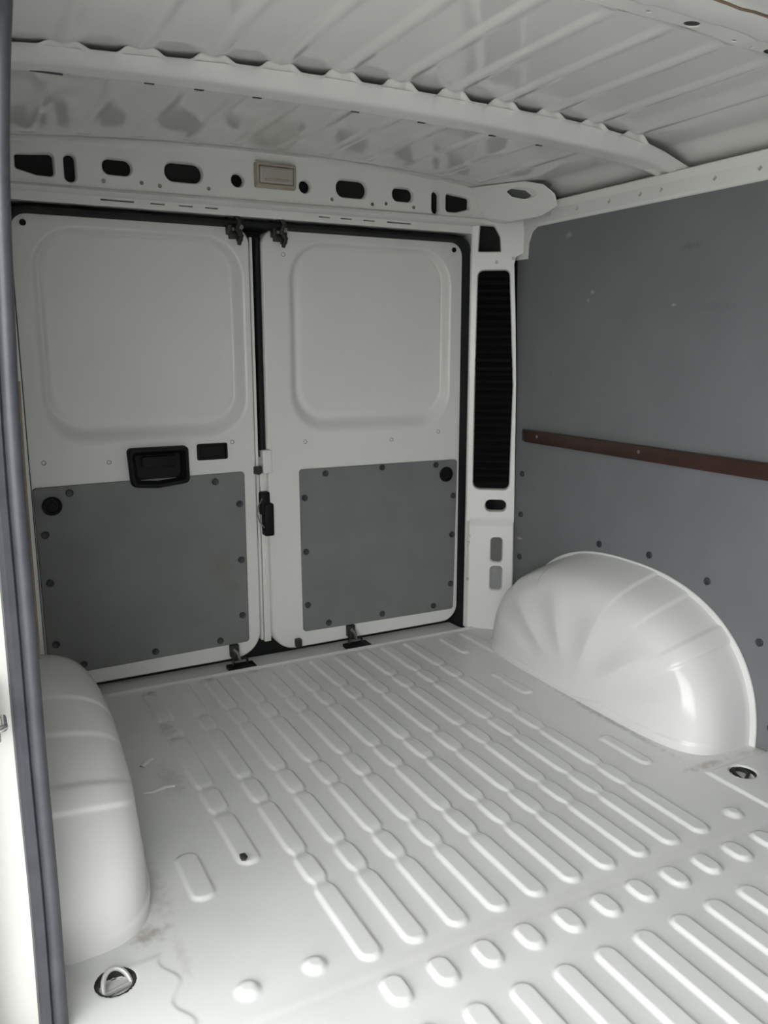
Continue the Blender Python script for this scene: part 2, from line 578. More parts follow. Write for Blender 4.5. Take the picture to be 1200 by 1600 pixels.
# door catch on the pillar face
root = empty('door_catch', (-0.958, -1.436, 0.57), 'small bright steel door catch on the white side door pillar', 'catch')
b = MB()
b.box(-0.975, -0.942, -1.442, -1.4365, 0.53, 0.62, 0.002)
b.build('base_plate', M_steel, root)
b = MB()
b.tube([(-0.968, -1.440, 0.572), (-0.968, -1.475, 0.572), (-0.963, -1.482, 0.571), (-0.945, -1.482, 0.568), (-0.938, -1.476, 0.567), (-0.938, -1.440, 0.567)], 0.0055, 10)
b.build('striker_bar', M_chrome, root)
for z in (0.545, 0.605):
    b = MB()
    b.disc((-0.958, -1.4415, z), (0, -1, 0), 0.008, 0.005, 6)
    b.build('bolt', M_steel, root)

# ------------------------------------------------------------------ rear wall: header, corner pillar, seal, outer skin
b = MB()
b.box(-1.02, 1.02, 0.085, 0.12, -0.30, 1.72)
b.box(-1.02, 1.02, 0.03, 0.085, -0.30, -0.02)
wall_rear = tag(b.build('wall_rear', M_cavity), kind='structure')

# black sheet in place of the shade in the gaps round the doors
b = MB()
b.box(-0.80, 0.80, 0.052, 0.06, -0.01, 1.52)
b.build('gap_shade', M_rubber_shade, wall_rear)

# header with its holes
HY = -0.08
holes = []
for s in (-1, 1):
    q = lambda pts: [(s * u, v) for u, v in pts]
    holes.append(q(rpoly([(0.748, 1.612, 0.012), (0.640, 1.622, 0.016), (0.640, 1.552, 0.016), (0.690, 1.553, 0.02), (0.748, 1.568, 0.012)])))
    holes.append(q(rect(0.582, 0.621, 1.542, 1.624, 0.019)))
    holes.append(q(rect(0.427, 0.517, 1.572, 1.624, 0.024)))
    holes.append(q(rect(0.218, 0.339, 1.569, 1.632, 0.030)))
    holes.append(circ(s * 0.112, 1.594, 0.024))
outer = rpoly([(-0.80, 1.535, 0), (0.80, 1.545, 0), (0.80, 1.660, 0), (0.4, 1.660, 0), (0.0, 1.656, 0), (-0.4, 1.652, 0), (-0.80, 1.640, 0)])
b = MB()
b.plate(outer, holes, lambda u, v, w: (u, HY + w, v), wallrings=((0, 0), (0.002, 0.002), (0.0045, 0.008), (0.005, 0.02)), edge=None)
# top flange rolling into the roof
xs = np.linspace(-0.80, 0.80, 30)
zt = np.interp(xs, [-0.8, -0.4, 0, 0.4, 0.8], [1.640, 1.652, 1.656, 1.660, 1.660])
b.loft([[(x, HY, z), (x, HY - 0.004, z + 0.004), (x, HY - 0.02, float(roof_z(np.array(x), np.array(-0.1))) - 0.0015), (x, HY - 0.05, float(roof_z(np.array(x), np.array(-0.13))) - 0.001)] for x, z in zip(xs, zt)], False)
# step under the header and the strip with slots
prof = lambda u: [(HY, 1.540 + 0.005 * u / 0.8), (HY - 0.012, 1.534 + 0.005 * u / 0.8), (HY - 0.016, 1.526), (HY - 0.010, 1.522), (HY + 0.028, 1.518)]
b.loft([[(x, y, z) for y, z in prof(x)] for x in np.linspace(-0.8, 0.8, 9)], False)
slots = []
for s in (-1, 1):
    slots.append([(s * u, v) for u, v in rect(0.423, 0.520, 1.5065, 1.5135, 0.003, 3)])
    for u in (0.355, 0.270, 0.19):
        slots.append([(s * (u + a), v) for a, v in rect(-0.022, 0.022, 1.5065, 1.513, 0.003, 3)])
b.plate(rect(-0.80, 0.80, 1.496, 1.5185, 0), slots, lambda u, v, w: (u, -0.052 + w, v), edge=None)
b.loft([[(x, -0.052, 1.496), (x, -0.050, 1.493), (x, 0.05, 1.490)] for x in (-0.8, 0.8)], False)
header = b.build('header_panel', M_paint, wall_rear)
for (x, z) in ((-0.512, 1.556), (-0.405, 1.560), (-0.352, 1.556), (-0.205, 1.561), (0.205, 1.562), (0.352, 1.558), (0.405, 1.564), (0.512, 1.560)):
    b = MB()
    b.disc((x, HY + 0.001, z), (0, -1, 0), 0.006, 0.004, 6)
    b.build('weld_stud', M_steel, header)

# corner pillar on the right: a sheet running obliquely from the door seal to the side wall
PA, PB = Vector((0.772, -0.055)), Vector((0.934, -0.172))
PD = (PB - PA)
PLEN = PD.length
PD.normalize()
PN = Vector((-PD.y, PD.x))
if PN.y < 0:
    PN = -PN


def pil(u, v, w):
    q = PA + PD * u + PN * w
    return (q.x, q.y, v)


b = MB()
vent_hole = rpoly([(0.018, 0.551, 0.030), (0.162, 0.551, 0.026), (0.165, 0.95, 0), (0.141, 1.368, 0.024), (0.020, 1.368, 0.026), (0.0175, 0.95, 0)])
up_hole = rpoly([(0.020, 1.427, 0.004), (0.107, 1.426, 0.004), (0.103, 1.482, 0.03), (0.080, 1.523, 0.018), (0.024, 1.527, 0.006)])
oval_hole = rect(0.067, 0.153, 0.466, 0.517, 0.023)
outer = [(0.001, 0.0), (0.188, 0.0), (0.181, 0.44), (0.1765, 0.72), (0.173, 0.955), (0.164, 1.18), (0.153, 1.385), (0.158, 1.41), (0.200, 1.43), (0.200, 1.57), (0.001, 1.57), (0.001, 0.8)]
b.plate(outer, [vent_hole, up_hole, oval_hole], pil, wallrings=((0, 0), (0.002, 0.002), (0.004, 0.008), (0.0045, 0.03)), edge=((0, 0), (0.001, 0.002), (0.002, 0.02)))
# left return to the seal
b.loft([[(0.7725, -0.0555, z), (0.7715, -0.053, z), (0.775, -0.04, z), (0.79, 0.05, z)] for z in (0.0, 1.5)], False)
pillar = b.build('corner_pillar', M_paint, wall_rear)
# lower box of the pillar
b = MB()
lo_slots = [rect(0.092, 0.143, 0.268, 0.372, 0.018), rect(0.092, 0.145, 0.155, 0.258, 0.018)]
f2 = lambda u, v, w: pil(u, v, w - 0.014)
b.plate([(0.014, 0.0), (0.181, 0.0), (0.176, 0.415), (0.014, 0.415)], lo_slots, f2, wallrings=((0, 0), (0.002, 0.002), (0.004, 0.006), (0.005, 0.012)), edge=None)
b.loft([[f2(u, z, w) for z, w in ((0.415, 0), (0.420, 0.002), (0.440, 0.012), (0.446, 0.0135))] for u in (0.014, 0.176)], False)
b.loft([[f2(u, z, w) for u, w in ((0.014, 0), (0.008, 0.003), (0.003, 0.0135))] for z in (0.0, 0.43)], False)
b.loft([[f2(u - (0.0055 if z > 0.2 else 0), z, w) for u, w in ((0.181, 0), (0.1845, 0.002), (0.1865, 0.0135))] for z in (0.0, 0.43)], False)
b.build('lower_pillar_box', M_paint, wall_rear)
# flat grey sheets behind the two lower slots, darker in the upper one
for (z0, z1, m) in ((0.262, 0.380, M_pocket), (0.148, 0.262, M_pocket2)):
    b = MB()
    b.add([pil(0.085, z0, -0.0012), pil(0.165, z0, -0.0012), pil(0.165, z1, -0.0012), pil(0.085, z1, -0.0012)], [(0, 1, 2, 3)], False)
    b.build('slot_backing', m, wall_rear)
for (u, z) in ((0.090, 1.392), (0.150, 1.405), (0.012, 0.372), (0.010, 0.345), (0.009, 0.20)):
    b = MB()
    c = pil(u, z, 0.001 if z > 0.5 else -0.0135)
    b.disc(c, (-PN.x, -PN.y, 0), 0.006, 0.003, 8)
    b.build('clip', M_steel, pillar)
# left mirror pillar, hidden behind the sliding-door pillar but closing the corner
b = MB()
b.add([(-0.772, -0.055, 0), (-0.934, -0.172, 0), (-0.934, -0.172, 1.57), (-0.772, -0.055, 1.57), (-0.764, 0.05, 0), (-0.764, 0.05, 1.5)], [(0, 1, 2, 3), (0, 3, 5, 4)], False)
b.build('corner_pillar', M_paint, wall_rear)

# gusset at the roof corner with its hole
b = MB()
GY = -0.21
gout = rpoly([(0.803, 1.545, 0), (0.847, 1.527, 0), (0.889, 1.530, 0.004), (0.899, 1.553, 0.005), (0.878, 1.587, 0.004), (0.848, 1.618, 0.012), (0.816, 1.634, 0.02), (0.785, 1.637, 0), (0.738, 1.640, 0)])


def gus(u, v, w):
    return (u, -0.14 - 2.798 * (u - 0.76) - 1.960 * (v - 1.634) + w * 1.2, v)


b.plate(gout, [rpoly([(0.799, 1.616, 0.006), (0.810, 1.624, 0.008), (0.837, 1.612, 0.006), (0.859, 1.590, 0.006), (0.841, 1.584, 0.008), (0.818, 1.596, 0.006)])], gus,
        wallrings=((0, 0), (0.001, 0.003), (0.001, 0.06)), edge=((0, 0), (0.002, 0.004), (0.003, 0.03)))
b.build('corner_gusset', M_paint, wall_rear)
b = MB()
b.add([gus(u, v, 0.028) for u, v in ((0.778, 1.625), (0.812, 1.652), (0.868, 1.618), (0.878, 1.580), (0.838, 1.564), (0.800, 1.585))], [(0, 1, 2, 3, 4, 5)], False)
b.build('gusset_hole_shade', M_cavity, wall_rear)  # dark sheet closing the gusset hole so it reads as shaded

# black weather seal round the rear opening
sp = rpoly([(-0.790, -0.045, 0.06), (0.792, -0.045, 0.05), (0.788, 1.488, 0.072), (-0.788, 1.488, 0.072)], 8)
b = MB()
rings = []
inner = offset(sp, -0.030)
mid = offset(sp, -0.014)
b.loft([[(p[0], -0.022, p[1]) for p in sp], [(p[0], -0.038, p[1]) for p in offset(sp, -0.003)], [(p[0], -0.044, p[1]) for p in offset(sp, -0.010)], [(p[0], -0.040, p[1]) for p in offset(sp, -0.017)], [(p[0], -0.026, p[1]) for p in offset(sp, -0.022)], [(p[0], 0.05, p[1]) for p in offset(sp, -0.026)]])
b.build('weather_seal', M_rubber_shade, wall_rear)


# ------------------------------------------------------------------ the rear doors
def door(name, x0, x1, s, radii, screws, panel, plugxy, panel_label):
    b = MB()
    z0, z1 = 0.020, 1.463
    outer = rect(x0, x1, z0, z1, radii, 10)
    wx0, wx1 = (s * 0.722, s * 0.073) if s < 0 else (0.073, 0.722)
    ix0, ix1 = (s * 0.690, s * 0.122) if s < 0 else (0.122, 0.690)
    wz0, wz1 = (0.790, 1.440)
    wo = rect(wx0, wx1, wz0, wz1, 0.135, 12)
    wi = rect(ix0, ix1, 0.853, 1.418, 0.10, 12)
    f = lambda u, v, w: (u, w, v)
    b.plate(outer, [wo], f, edge=((0, 0), (0.003, 0.001), (0.007, 0.006), (0.008, 0.050)), holerings=[((0, 0), (0, 0.0001))])
    prof = [(0, 0), (0.1, 0.0008), (0.22, 0.004), (0.4, 0.014), (0.58, 0.0245), (0.72, 0.031), (0.82, 0.0330), (0.9, 0.0325), (1.0, 0.0312)]
    b.loft([[(p[0] * (1 - t) + q[0] * t, w, p[1] * (1 - t) + q[1] * t) for p, q in zip(wo, wi)] for t, w in prof])
    wj = offset(wi, -0.006)
    wk = offset(wi, -0.014)
    b.loft([[(p[0], 0.0312, p[1]) for p in wi], [(p[0], 0.0292, p[1]) for p in wj], [(p[0], 0.0288, p[1]) for p in wk]])
    b.add([(p[0], 0.0288, p[1]) for p in wk], [tuple(range(len(wk)))], False)
    d = tag(b.build(name, M_paint, angle=50), kind='structure')
    b = MB()
    b.plate(rpoly([(u, v, 0.010) for u, v in panel]), [], lambda u, v, w: (u, -0.007 + w, v), edge=((0, 0), (0.0015, 0.001), (0.002, 0.0065)))
    lp = tag(b.build('lining_panel', M_ply, d), panel_label)
    for (u, v) in screws:
        b = MB()
        b.disc((u, -0.0068, v), (0, -1, 0), 0.0115, 0.005, 12, 0.002)
        b.build('screw_plug', M_plug_shade, lp)
    b = MB()
    u, v = plugxy
    ring = [(0.029, 0.0), (0.029, 0.005), (0.026, 0.007), (0.021, 0.006), (0.019, 0.0015), (0.012, 0.001), (0.010, 0.004), (0.0001, 0.004)]
    b.loft([[(u + r * math.cos(2 * PI * k / 24), -0.0068 - h, v + r * math.sin(2 * PI * k / 24)) for k in range(24)] for r, h in ring])
    b.build('grommet', M_black, lp)
    # rubber buffer in the outer top corner
    b = MB()
    b.disc((s * 0.729, -0.0002, 1.439), (0, -1, 0), 0.009, 0.004, 12, 0.002)
    b.build('rubber_buffer', M_black, d)
    return d


S_L = [(0.659, 0.649), (0.200, 0.649), (0.119, 0.567), (0.120, 0.371), (0.123, 0.172), (0.205, 0.092), (0.427, 0.092), (0.655, 0.090), (0.733, 0.170), (0.735, 0.370), (0.738, 0.524)]
door_1 = door('door_1', -0.766, -0.061, -1, (0.06, 0.085, 0.05, 0.05), [(-x, z) for x, z in S_L],
              [(-0.757, 0.064), (-0.102, 0.074), (-0.100, 0.674), (-0.762, 0.668)], (-0.712, 0.612), 'grey plywood lining stained near its right edge')
door_2 = door('door_2', -0.006, 0.766, 1, (0.085, 0.06, 0.05, 0.05), S_L + [(0.427, 0.655)],
              [(0.108, 0.074), (0.746, 0.066), (0.754, 0.663), (0.104, 0.667)], (0.705, 0.610), 'clean grey plywood lining')

# small fixing studs in the white of both doors
for d, pts in ((door_1, ((-0.725, 0.745), (-0.535, 0.735), (-0.135, 0.778))), (door_2, ((0.128, 0.765), (0.47, 0.755), (0.672, 0.775), (0.062, 1.39)))):
    for (x, z) in pts:
        b = MB()
        b.disc((x, 0.0005, z), (0, -1, 0), 0.0075, 0.002, 10, 0.004)
        b.build('fixing_stud', M_steel, d)

# handle bowl on the left door
b = MB()
def hring(k, y):
    cu, cv = -0.383, 0.714
    pts = rpoly([(-0.474, 0.652, 0.018), (-0.392, 0.644, 0.01), (-0.287, 0.655, 0.018), (-0.288, 0.776, 0.014), (-0.482, 0.776, 0.014)], 5)
    du, dv = 1 - k / 0.096, 1 - k / 0.064
    return [(cu + (p[0] - cu) * du, y, cv + (p[1] - cv) * dv) for p in pts]


b.loft([hring(k, y) for k, y in ((0, -0.002), (0.001, -0.022), (0.005, -0.027), (0.012, -0.027), (0.015, -0.022), (0.020, -0.008), (0.026, -0.001))], cap1=True)
h = tag(b.build('door_handle', M_black, door_1), 'black plastic pull handle')
b = MB()
b.box(-0.440, -0.330, -0.024, -0.008, 0.712, 0.748, 0.006)
b.build('pull_lever', M_black, h)
# small black cover beside the handle
b = MB()
b.loft(inset_rings(-0.256, -0.153, 0.723, 0.777, 0.006, ((0, -0.001), (0.0, -0.004), (0.003, -0.006), (0.007, -0.006), (0.010, -0.002)), lambda y: y), cap1=True)
b.build('latch_cover', M_black, door_1)


def top_latch(x, parent):
    b = MB()
    b.box(x - 0.022, x + 0.022, -0.020, -0.001, 1.428, 1.452, 0.003)
    b.box(x - 0.030, x - 0.016, -0.030, -0.001, 1.440, 1.500, 0.003)
    b.box(x + 0.004, x + 0.018, -0.034, -0.001, 1.420, 1.476, 0.003)
    o = b.build('top_latch', M_dark, parent)
    b = MB()
    b.tube([(x - 0.032, -0.032, 1.512), (x - 0.010, -0.040, 1.500), (x + 0.006, -0.040, 1.480), (x - 0.004, -0.036, 1.456), (x + 0.012, -0.034, 1.436), (x + 0.004, -0.030, 1.408)], [0.005, 0.007, 0.008, 0.008, 0.008, 0.006], 8)
    b.build('latch_hook', M_dark, o)
    b = MB()
    b.disc((x + 0.010, -0.033, 1.462), (0, -1, 0), 0.009, 0.007, 6)
    b.build('bolt', M_steel, o)


top_latch(-0.103, door_1)
top_latch(0.047, door_2)


def bottom_latch(x, parent):
    b = MB()
    b.box(x - 0.016, x + 0.016, -0.020, -0.001, 0.028, 0.070, 0.003)
    b.box(x - 0.012, x + 0.010, -0.034, -0.010, 0.020, 0.056, 0.003)
    o = b.build('bottom_latch', M_dark, parent)
    b = MB()
    b.tube([(x - 0.010, -0.036, 0.064), (x + 0.002, -0.040, 0.048), (x + 0.010, -0.038, 0.022)], 0.006, 8)
    b.build('latch_hook', M_steel, o)


bottom_latch(-0.158, door_1)
bottom_latch(0.292, door_2)

# meeting edge between the doors: folded flange, rubber and lock rod on the right door
b = MB()
b.box(-0.050, -0.040, 0.012, 0.05, 0.06, 1.44, 0.003)
b.box(-0.036, -0.010, 0.016, 0.05, 0.05, 0.72, 0.004)
b.build('edge_flange', M_paint, door_2)
b = MB()
b.tube([(-0.024, 0.016, z) for z in np.linspace(0.72, 1.44, 8)], 0.011, 10)
b.build('edge_rubber', M_rubber_shade, door_2)
b = MB()
b.box(-0.034, -0.001, -0.014, 0.03, 0.665, 0.745, 0.005)
b.build('lock_tab', M_paint, door_2)
b = MB()
b.box(-0.034, 0.000, -0.020, 0.03, 0.445, 0.560, 0.006)
b.box(-0.044, -0.010, -0.012, 0.02, 0.52, 0.60, 0.006)
lk = b.build('door_lock', M_black, door_2)
b = MB()
b.disc((-0.052, -0.006, 0.676), (0, -1, 0), 0.014, 0.014, 8)
b.box(-0.064, -0.038, -0.012, 0.01, 0.664, 0.690, 0.003)
b.build('lock_bolt', M_dark, door_1)
b = MB()
b.tube([(-0.040, -0.014, 0.58), (-0.060, -0.026, 0.555), (-0.066, -0.030, 0.53), (-0.056, -0.028, 0.50), (-0.036, -0.016, 0.478)], 0.0022, 8)
b.build('cable_loop', M_steel, lk)
b = MB()
b.box(0.070, 0.092, -0.026, -0.001, 0.022, 0.052, 0.004)
b.build('door_stop', M_dark, door_2)

# ------------------------------------------------------------------ things
# catches let into the sill
for (x, lab) in ((-0.143, 'black striker plate on the rear sill under the left door'), (0.305, 'black striker plate on the rear sill under the right door')):
    root = empty('striker_plate', (x, -0.03, -0.010), lab, 'striker', 'striker plates on the rear sill')
    b = MB()
    b.box(x - 0.048, x + 0.048, -0.070, -0.012, -0.010, 0.003, 0.003)
    b.build('plate', M_black, root)
    b = MB()
    b.tube([(x - 0.026, -0.026, 0.0), (x - 0.026, -0.026, 0.017), (x - 0.020, -0.026, 0.021), (x + 0.020, -0.026, 0.021), (x + 0.026, -0.026, 0.017), (x + 0.026, -0.026, 0.0)], 0.004, 8)
    b.build('loop', M_dark, root)

# interior light
root = empty('interior_light', (0.008, HY, 1.614), 'aged beige rectangular interior lamp, unlit, on the rear header', 'lamp')
b = MB()
b.loft(inset_rings(-0.060, 0.076, 1.577, 1.652, 0.006, ((0, -0.001), (0.002, -0.016), (0.005, -0.019), (0.010, -0.019), (0.012, -0.014)), lambda y: HY + y))
b.build('housing', M_beige, root)
b = MB()
b.loft(inset_rings(-0.048, 0.064, 1.589, 1.640, 0.006, ((0, -0.013), (0.002, -0.020), (0.008, -0.023)), lambda y: HY + y), cap1=True)
b.build('lens', M_lens, root)
b = MB()
b.box(-0.030, 0.046, HY - 0.027, HY - 0.021, 1.596, 1.604, 0.002)
b.build('switch', M_beige, root)

# air vent in the pillar
root = empty('air_vent', pil(0.095, 0.555, 0.02), 'tall black louvred air vent set in the right rear corner pillar', 'vent')
b = MB()
b.plate(rpoly([(0.006, 0.535, 0.02), (0.180, 0.530, 0.02), (0.166, 1.385, 0.02), (0.006, 1.385, 0.02)]), [], lambda u, v, w: pil(u, v, 0.034 + w), edge=((0, 0), (0, 0.004)))
b.build('back_plate', M_vent, root)
for k in range(29):
    z = 0.580 + k * 0.0275
    b = MB()
    u0, u1 = 0.014, 0.168 - 0.022 * max(0, (z - 0.95) / 0.42)
    q = [pil(u, v, w) for u in (u0, u1) for v, w in ((z, 0.016), (z + 0.0025, 0.015), (z + 0.019, 0.030), (z + 0.016, 0.031))]
    b.add(q, [(0, 1, 5, 4), (1, 2, 6, 5), (2, 3, 7, 6), (3, 0, 4, 7), (0, 3, 2, 1), (4, 5, 6, 7)], False)
    b.build('slat', M_vent, root)
b = MB()
for z in (1.005, 1.035):
    q = [pil(u, v, w) for u in (0.016, 0.166) for v, w in ((z, 0.006), (z + 0.012, 0.006), (z + 0.012, 0.03), (z, 0.03))]
    b.add(q, [(0, 1, 5, 4), (1, 2, 6, 5), (2, 3, 7, 6), (3, 0, 4, 7), (0, 3, 2, 1), (4, 5, 6, 7)], False)
b.build('cross_bar', M_vent, root)

# brown rubbing rail on the side wall
root = empty('rubbing_rail', (LX, -0.75, 0.768), 'dark brown wooden rubbing rail along the grey right side wall', 'rail')
b = MB()
b.box(0.905, LX, -3.0, -0.222, 0.746, 0.791, 0.003)
b.build('batten', M_wood, root)
b = MB()
b.box(0.912, LX, -0.224, -0.200, 0.748, 0.790, 0.004)
b.build('end_cap', M_plug_shade, root)
for y in (-0.30, -0.80, -1.4, -2.0, -2.6):
    b = MB()
    b.disc((0.9055, y, 0.772), (-1, 0, 0), 0.006, 0.002, 10)
    b.build('screw', M_steel, root)

# wheel arches: pressed shells
def wheel_arch(s, name, label):
    cy, a, H, m, n = -0.757, 0.520, (0.415 if s > 0 else 0.380), 5.0, 2.4
    W = 0.228 if s > 0 else 0.246
    ar = a if s > 0 else 0.44
    drop = 0.16 if s > 0 else 0.08
    NA, NX = 320, 48
    rings = []
    prof = [math.sin(0.5 * PI * i / NX) ** 1.0 for i in range(NX + 1)]
    for i in range(NX + 1):
        # parameter t: 0 at the wall, 1 on the inner face centre
        t = i / NX
        ph = t * PI / 2
        sx = math.sin(ph) ** (2 / m)
        sr = math.cos(ph) ** (2 / m) if t < 1 else 0.0
        ring = []
        for k in range(NA + 1):
            th = PI * k / NA
            c, q = math.cos(th), math.sin(th)
            rr = (abs(c) ** n + abs(q) ** n) ** (-1 / n)
            # pressed steps across the crown
            step = -0.022 * float(sstep((th - 0.6) / 0.3))
            for (t0, amp) in ((0.75, 0.012), (1.10, 0.010), (1.82, -0.011), (2.075, -0.011), (2.335, 0.014), (2.45, -0.018)):
                step += amp * float(sstep((th - t0 + 0.014) / 0.028))
            k1 = 1 + step * min(1, sr * 1.0)
            y = cy + (ar if c > 0 else a) * c * rr * sr * k1
            z = H * q * rr * sr * k1 * (1 - drop * sx)
            x = 0.932 - W * sx
            # flutes fanning out over the inner face
            if sr < 0.97:
                fa = abs(math.cos((th - PI / 2) * 6.5)) ** 1.4
                amt = float(sstep((sr - 0.30) / 0.25) * sstep(((0.92 if s > 0 else 0.80) - sr) / 0.14)) * float(sstep((q - 0.25) / 0.3))
                x += 0.0085 * fa * amt
            # skirt at the foot
            if z < 0.030:
                x -= 0.0055 * float(sstep((0.030 - z) / 0.008)) * (1 if sr > 0.4 else 1)
            ring.append((s * x, y, z))
        rings.append(ring)
    b = MB()
    b.loft(rings, False)
    # flange against the wall
    fl = []
    for k in range(NA + 1):
        th = PI * k / NA
        c, q = math.cos(th), math.sin(th)
        rr = (abs(c) ** n + abs(q) ** n) ** (-1 / n)
        fl.append((c * rr, q * rr))
    xw = 0.9285 if s > 0 else 0.9335
    b.loft([[(s * (xw - 0.006), cy + (a - 0.024) * u, (H - 0.02) * v) for u, v in fl], [(s * (xw - 0.004), cy + (a + 0.003) * u, (H + 0.003) * v) for u, v in fl], [(s * xw, cy + (a + 0.004) * u, (H + 0.004) * v) for u, v in fl]], False)
    o = b.build(name, M_arch, angle=60)
    return tag(o, label, 'wheel arch', 'wheel arches')


wheel_arch(1, 'wheel_arch', 'glossy white wheel arch against the grey right side wall')
wheel_arch(-1, 'wheel_arch', 'white wheel arch on the left beside the dark door seal')

# roof bows
BX = [-0.98, -0.90, -0.79, -0.637, -0.44, -0.22, 0.03, 0.31, 0.63, 0.80, 0.87, 0.92, 0.96]
BZ = [1.575, 1.600, 1.616, 1.623, 1.628, 1.629, 1.629, 1.621, 1.605, 1.594, 1.586, 1.574, 1.56]
bx = np.linspace(-0.97, 0.955, 420)
bz = np.interp(bx, BX, BZ)
bz = np.convolve(np.pad(bz, 15, mode='edge'), np.ones(31) / 31, 'valid')
TX = [-0.98, -0.90, -0.80, -0.62, -0.40, -0.24, 0.04, 0.33, 0.50, 0.65, 0.74, 0.80, 0.86, 0.90, 0.955]
TZ = [1.585, 1.615, 1.633, 1.641, 1.655, 1.659, 1.660, 1.655, 1.651, 1.640, 1.629, 1.617, 1.599, 1.583, 1.568]
tz = np.interp(bx, TX, TZ)
tz = np.convolve(np.pad(tz, 12, mode='edge'), np.ones(25) / 25, 'valid')
b = MB()
rows = []
for x, zb, zt in zip(bx, bz, tz):
    zr = float(roof_z(np.array(x), np.array(-0.745)))
    # between the slots the flange is glued up against the roof skin
    near = min(abs(x - (SL * k + SL / 2)) for k in range(-6, 6))
    up = float(sstep((near - 0.022) / 0.026)) if abs(x) < 0.80 else 0.0
    zs = zt + up * (float(roof_z(np.array(x), np.array(-0.912))) - 0.0004 - zt)
    zb2 = zs
    rows.append([(x, -0.912, zs), (x, -0.903, zs - 0.0008), (x, -0.894, zt - 0.003), (x, -0.874, zb + 0.006), (x, -0.868, zb + 0.002), (x, -0.860, zb), (x, -0.846, zb), (x, -0.808, zb), (x, -0.800, zb), (x, -0.793, zb + 0.002), (x, -0.788, zb + 0.007), (x, -0.772, zr - 0.004), (x, -0.750, zr - 0.001)])
inner_rows = [r for r in rows if r[0][0] <= 0.862]
outer_rows = [inner_rows[-1]] + [r for r in rows if r[0][0] > 0.862]
b.loft(inner_rows, False)
# the end splits into two prongs with an opening between them
b.loft([r[:7] + [(r[6][0], r[6][1] + 0.002, r[6][2] + 0.010)] for r in outer_rows], False)
b.loft([[(r[7][0], r[7][1] - 0.001, r[7][2] + 0.010)] + r[7:] for r in outer_rows], False)
b.loft([[(x, -0.900, z + 0.002) , (x, -0.80, z + 0.001), (x, -0.775, z + 0.004)] for x, z in zip(bx, tz)], False)
root = empty('roof_bow', (0, -0.83, 1.625), 'curved white roof bow crossing the ceiling ahead of the rear doors', 'roof bow', 'roof bows')
b.build('hat_section', M_paint, root, angle=60)
for (x, y) in ((-0.745, -0.802), (-0.535, -0.799), (-0.43, -0.799), (-0.30, -0.799), (-0.06, -0.799), (0.12, -0.799), (0.33, -0.799), (0.48, -0.799)):
    b = MB()
    z = float(np.interp(x, bx, bz))
    wd = 0.040 if x < -0.7 else 0.010
    b.box(x - wd, x + wd, y - 0.006, y + 0.0, z - 0.0015, z + 0.001, 0)
    b.build('slot_shade', M_plug_shade, root)  # dark box painted as the shade inside a small slot

# second bow, at the top right edge of the picture
b = MB()
rows = []
hx = np.linspace(-0.97, 0.95, 60)
for x in hx:
    zr = float(roof_z(np.array(x), np.array(-1.85)))
    d = 0.03 * max(0, (abs(x) - 0.80) / 0.15)
    rows.append([(x, -1.504, zr - 0.0115 - d), (x, -1.509, zr - 0.0150 - d), (x, -1.517, zr - 0.0165 - d), (x, -1.572, zr - 0.0165 - d), (x, -1.580, zr - 0.012 - d), (x, -1.60, zr - 0.011 - d), (x, -1.70, zr - 0.011 - d), (x, -1.72, zr - 0.002)])
b.loft(rows, False)
b.loft([[(r[0][0], -1.436, r[0][2] + 0.0112), (r[0][0], -1.446, r[0][2] + 0.008), (r[0][0], -1.462, r[0][2] + 0.001), (r[0][0], -1.466, r[0][2])] for r in rows], False)
seam = [(r[4][0], -1.578, r[4][2] - 0.001) for r in rows]
root = empty('roof_bow', (0, -1.6, 1.64), 'wide perforated white roof bow at the top right edge of the photo', 'roof bow', 'roof bows')
b.build('hat_section', M_paint, root, angle=60)
b = MB()
def fz(u):
    return float(roof_z(np.array(u), np.array(-1.85))) - 0.0115 - 0.03 * max(0, (abs(u) - 0.80) / 0.15)


holes = []
for (u, v, r) in ((-0.35, -1.482, 0.007), (-0.14, -1.482, 0.018), (-0.035, -1.482, 0.006), (0.075, -1.482, 0.007), (0.181, -1.482, 0.007), (0.289, -1.481, 0.018), (0.407, -1.476, 0.007), (0.460, -1.474, 0.006), (0.512, -1.476, 0.018), (0.62, -1.48, 0.007)):
    holes.append([(u + r * math.cos(q), v + r * 0.72 * math.sin(q)) for q in [2 * PI * k / 14 for k in range(14)]])
cen = [sum(p[0] for p in h) / 14 for h in holes]
cuts = [-0.95, -0.90, -0.85, -0.80, -0.70, -0.60, -0.50, -0.42] + [(p + q) / 2 for p, q in zip(cen, cen[1:])] + [0.70, 0.80, 0.85, 0.90, 0.95]
fzl = lambda u: float(np.interp(u, cuts, [fz(q) for q in cuts]))
for u0, u1 in zip(cuts, cuts[1:]):
    hs = [h for h, c in zip(holes, cen) if u0 < c < u1]
    b.plate([(u0, -1.506), (u1, -1.506), (u1, -1.464), (u0, -1.464)], hs, lambda u, v, w: (u, v, fzl(u) + w * 0.4), wallrings=((0, 0), (0.001, 0.004), (0.001, 0.010)), edge=None)
b.build('flange', M_paint, root, angle=60)
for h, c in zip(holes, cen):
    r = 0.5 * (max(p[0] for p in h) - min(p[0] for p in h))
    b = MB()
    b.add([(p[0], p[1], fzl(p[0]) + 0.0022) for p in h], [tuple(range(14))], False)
    b.build('hole_shade', M_plug_shade, root)  # dark disc in place of the shade inside each flange hole
b = MB()
b.tube(seam, 0.003, 6)
b.build('seam_sealant', M_tan, root)


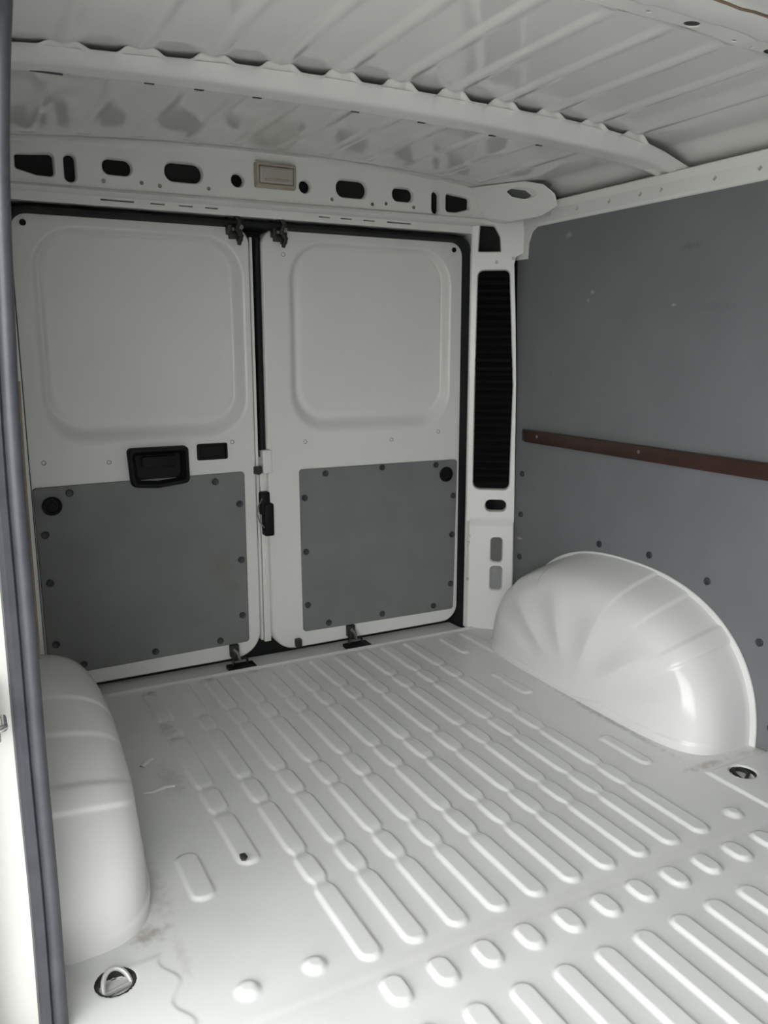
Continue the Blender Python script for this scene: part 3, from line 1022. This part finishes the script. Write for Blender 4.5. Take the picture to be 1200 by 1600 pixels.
# tie-down rings in the floor
def ring_thing(x, y, ang, tilt, mat, label, R=0.028):
    root = empty('lashing_ring', (x, y, -0.016), label, 'lashing ring', 'lashing rings in the floor')
    b = MB()
    prof = [(0.037, 0.0172), (0.034, 0.0185), (0.030, 0.016), (0.028, 0.003), (0.020, 0.0012), (0.0001, 0.0012)]
    b.loft([[(x + r * math.cos(2 * PI * k / 24), y + r * math.sin(2 * PI * k / 24), -0.016 + h) for k in range(24)] for r, h in prof])
    b.build('cup', M_dark, root)
    b = MB()
    c, s_ = math.cos(ang), math.sin(ang)
    pts = []
    for k in range(21):
        a = PI * k / 20
        u, v = R * math.cos(a) * 0.85, R * math.sin(a) * 1.25
        h = v * math.sin(tilt)
        v = v * math.cos(tilt)
        v0 = -0.010
        pts.append((x + c * u - s_ * (v + v0), y + s_ * u + c * (v + v0), -0.006 + h))
    b.tube(pts, 0.0045, 8)
    b.tube([pts[0], pts[-1]], 0.0045, 8)
    b.build('ring', mat, root)


ring_thing(-0.799, -1.345, 0.2, 0.75, M_palesteel, 'pale steel lashing ring in the floor ahead of the left wheel arch')
ring_thing(0.777, -1.363, 0.5, 0.25, M_dark, 'dark lashing ring in the floor ahead of the right wheel arch')
ring_thing(0.800, -0.345, 1.3, 0.85, M_dark, 'dark lashing ring standing up behind the right wheel arch')

# dried scraps on the floor by the left wheel arch
def scrap(pts, w, label):
    b = MB()
    L_, R_ = [], []
    n = len(pts)
    rows = []
    for i, (x, y) in enumerate(pts):
        q = w * (0.35 + 0.65 * math.sin(PI * (i + 0.6) / (n + 0.2)))
        t = Vector((pts[min(i + 1, n - 1)][0] - pts[max(i - 1, 0)][0], pts[min(i + 1, n - 1)][1] - pts[max(i - 1, 0)][1])).normalized()
        nx, ny = -t.y, t.x
        rows.append([(x + nx * q, y + ny * q, 0.0005), (x + nx * q * 0.7, y + ny * q * 0.7, 0.003), (x, y, 0.004), (x - nx * q * 0.7, y - ny * q * 0.7, 0.003), (x - nx * q, y - ny * q, 0.0005)])
    b.loft(rows, False)
    return tag(b.build('floor_scrap', M_scrap), label, 'scrap', 'scraps on the floor')


scrap([(-0.625, -0.735), (-0.60, -0.738), (-0.57, -0.728), (-0.545, -0.735)], 0.008, 'long pale scrap on the floor beside the left wheel arch')
scrap([(-0.60, -0.60), (-0.585, -0.58), (-0.565, -0.565)], 0.009, 'short pale scrap on the floor behind the longer scrap')
b = MB()
bm = bmesh.new()
bmesh.ops.create_icosphere(bm, subdivisions=2, radius=1)
bm.verts.index_update()
vs = []
for v in bm.verts:
    k = 0.8 + 0.4 * random.random()
    vs.append((-0.492 + v.co.x * 0.008 * k, -1.118 + v.co.y * 0.014 * k, 0.0125 + v.co.z * 0.005 * k))
b.add(vs, [[q.index for q in f.verts] for f in bm.faces])
bm.free()
tag(b.build('dirt_clod', M_plug_shade), 'small dark clod lying on the front end of a left floor rib', 'dirt')
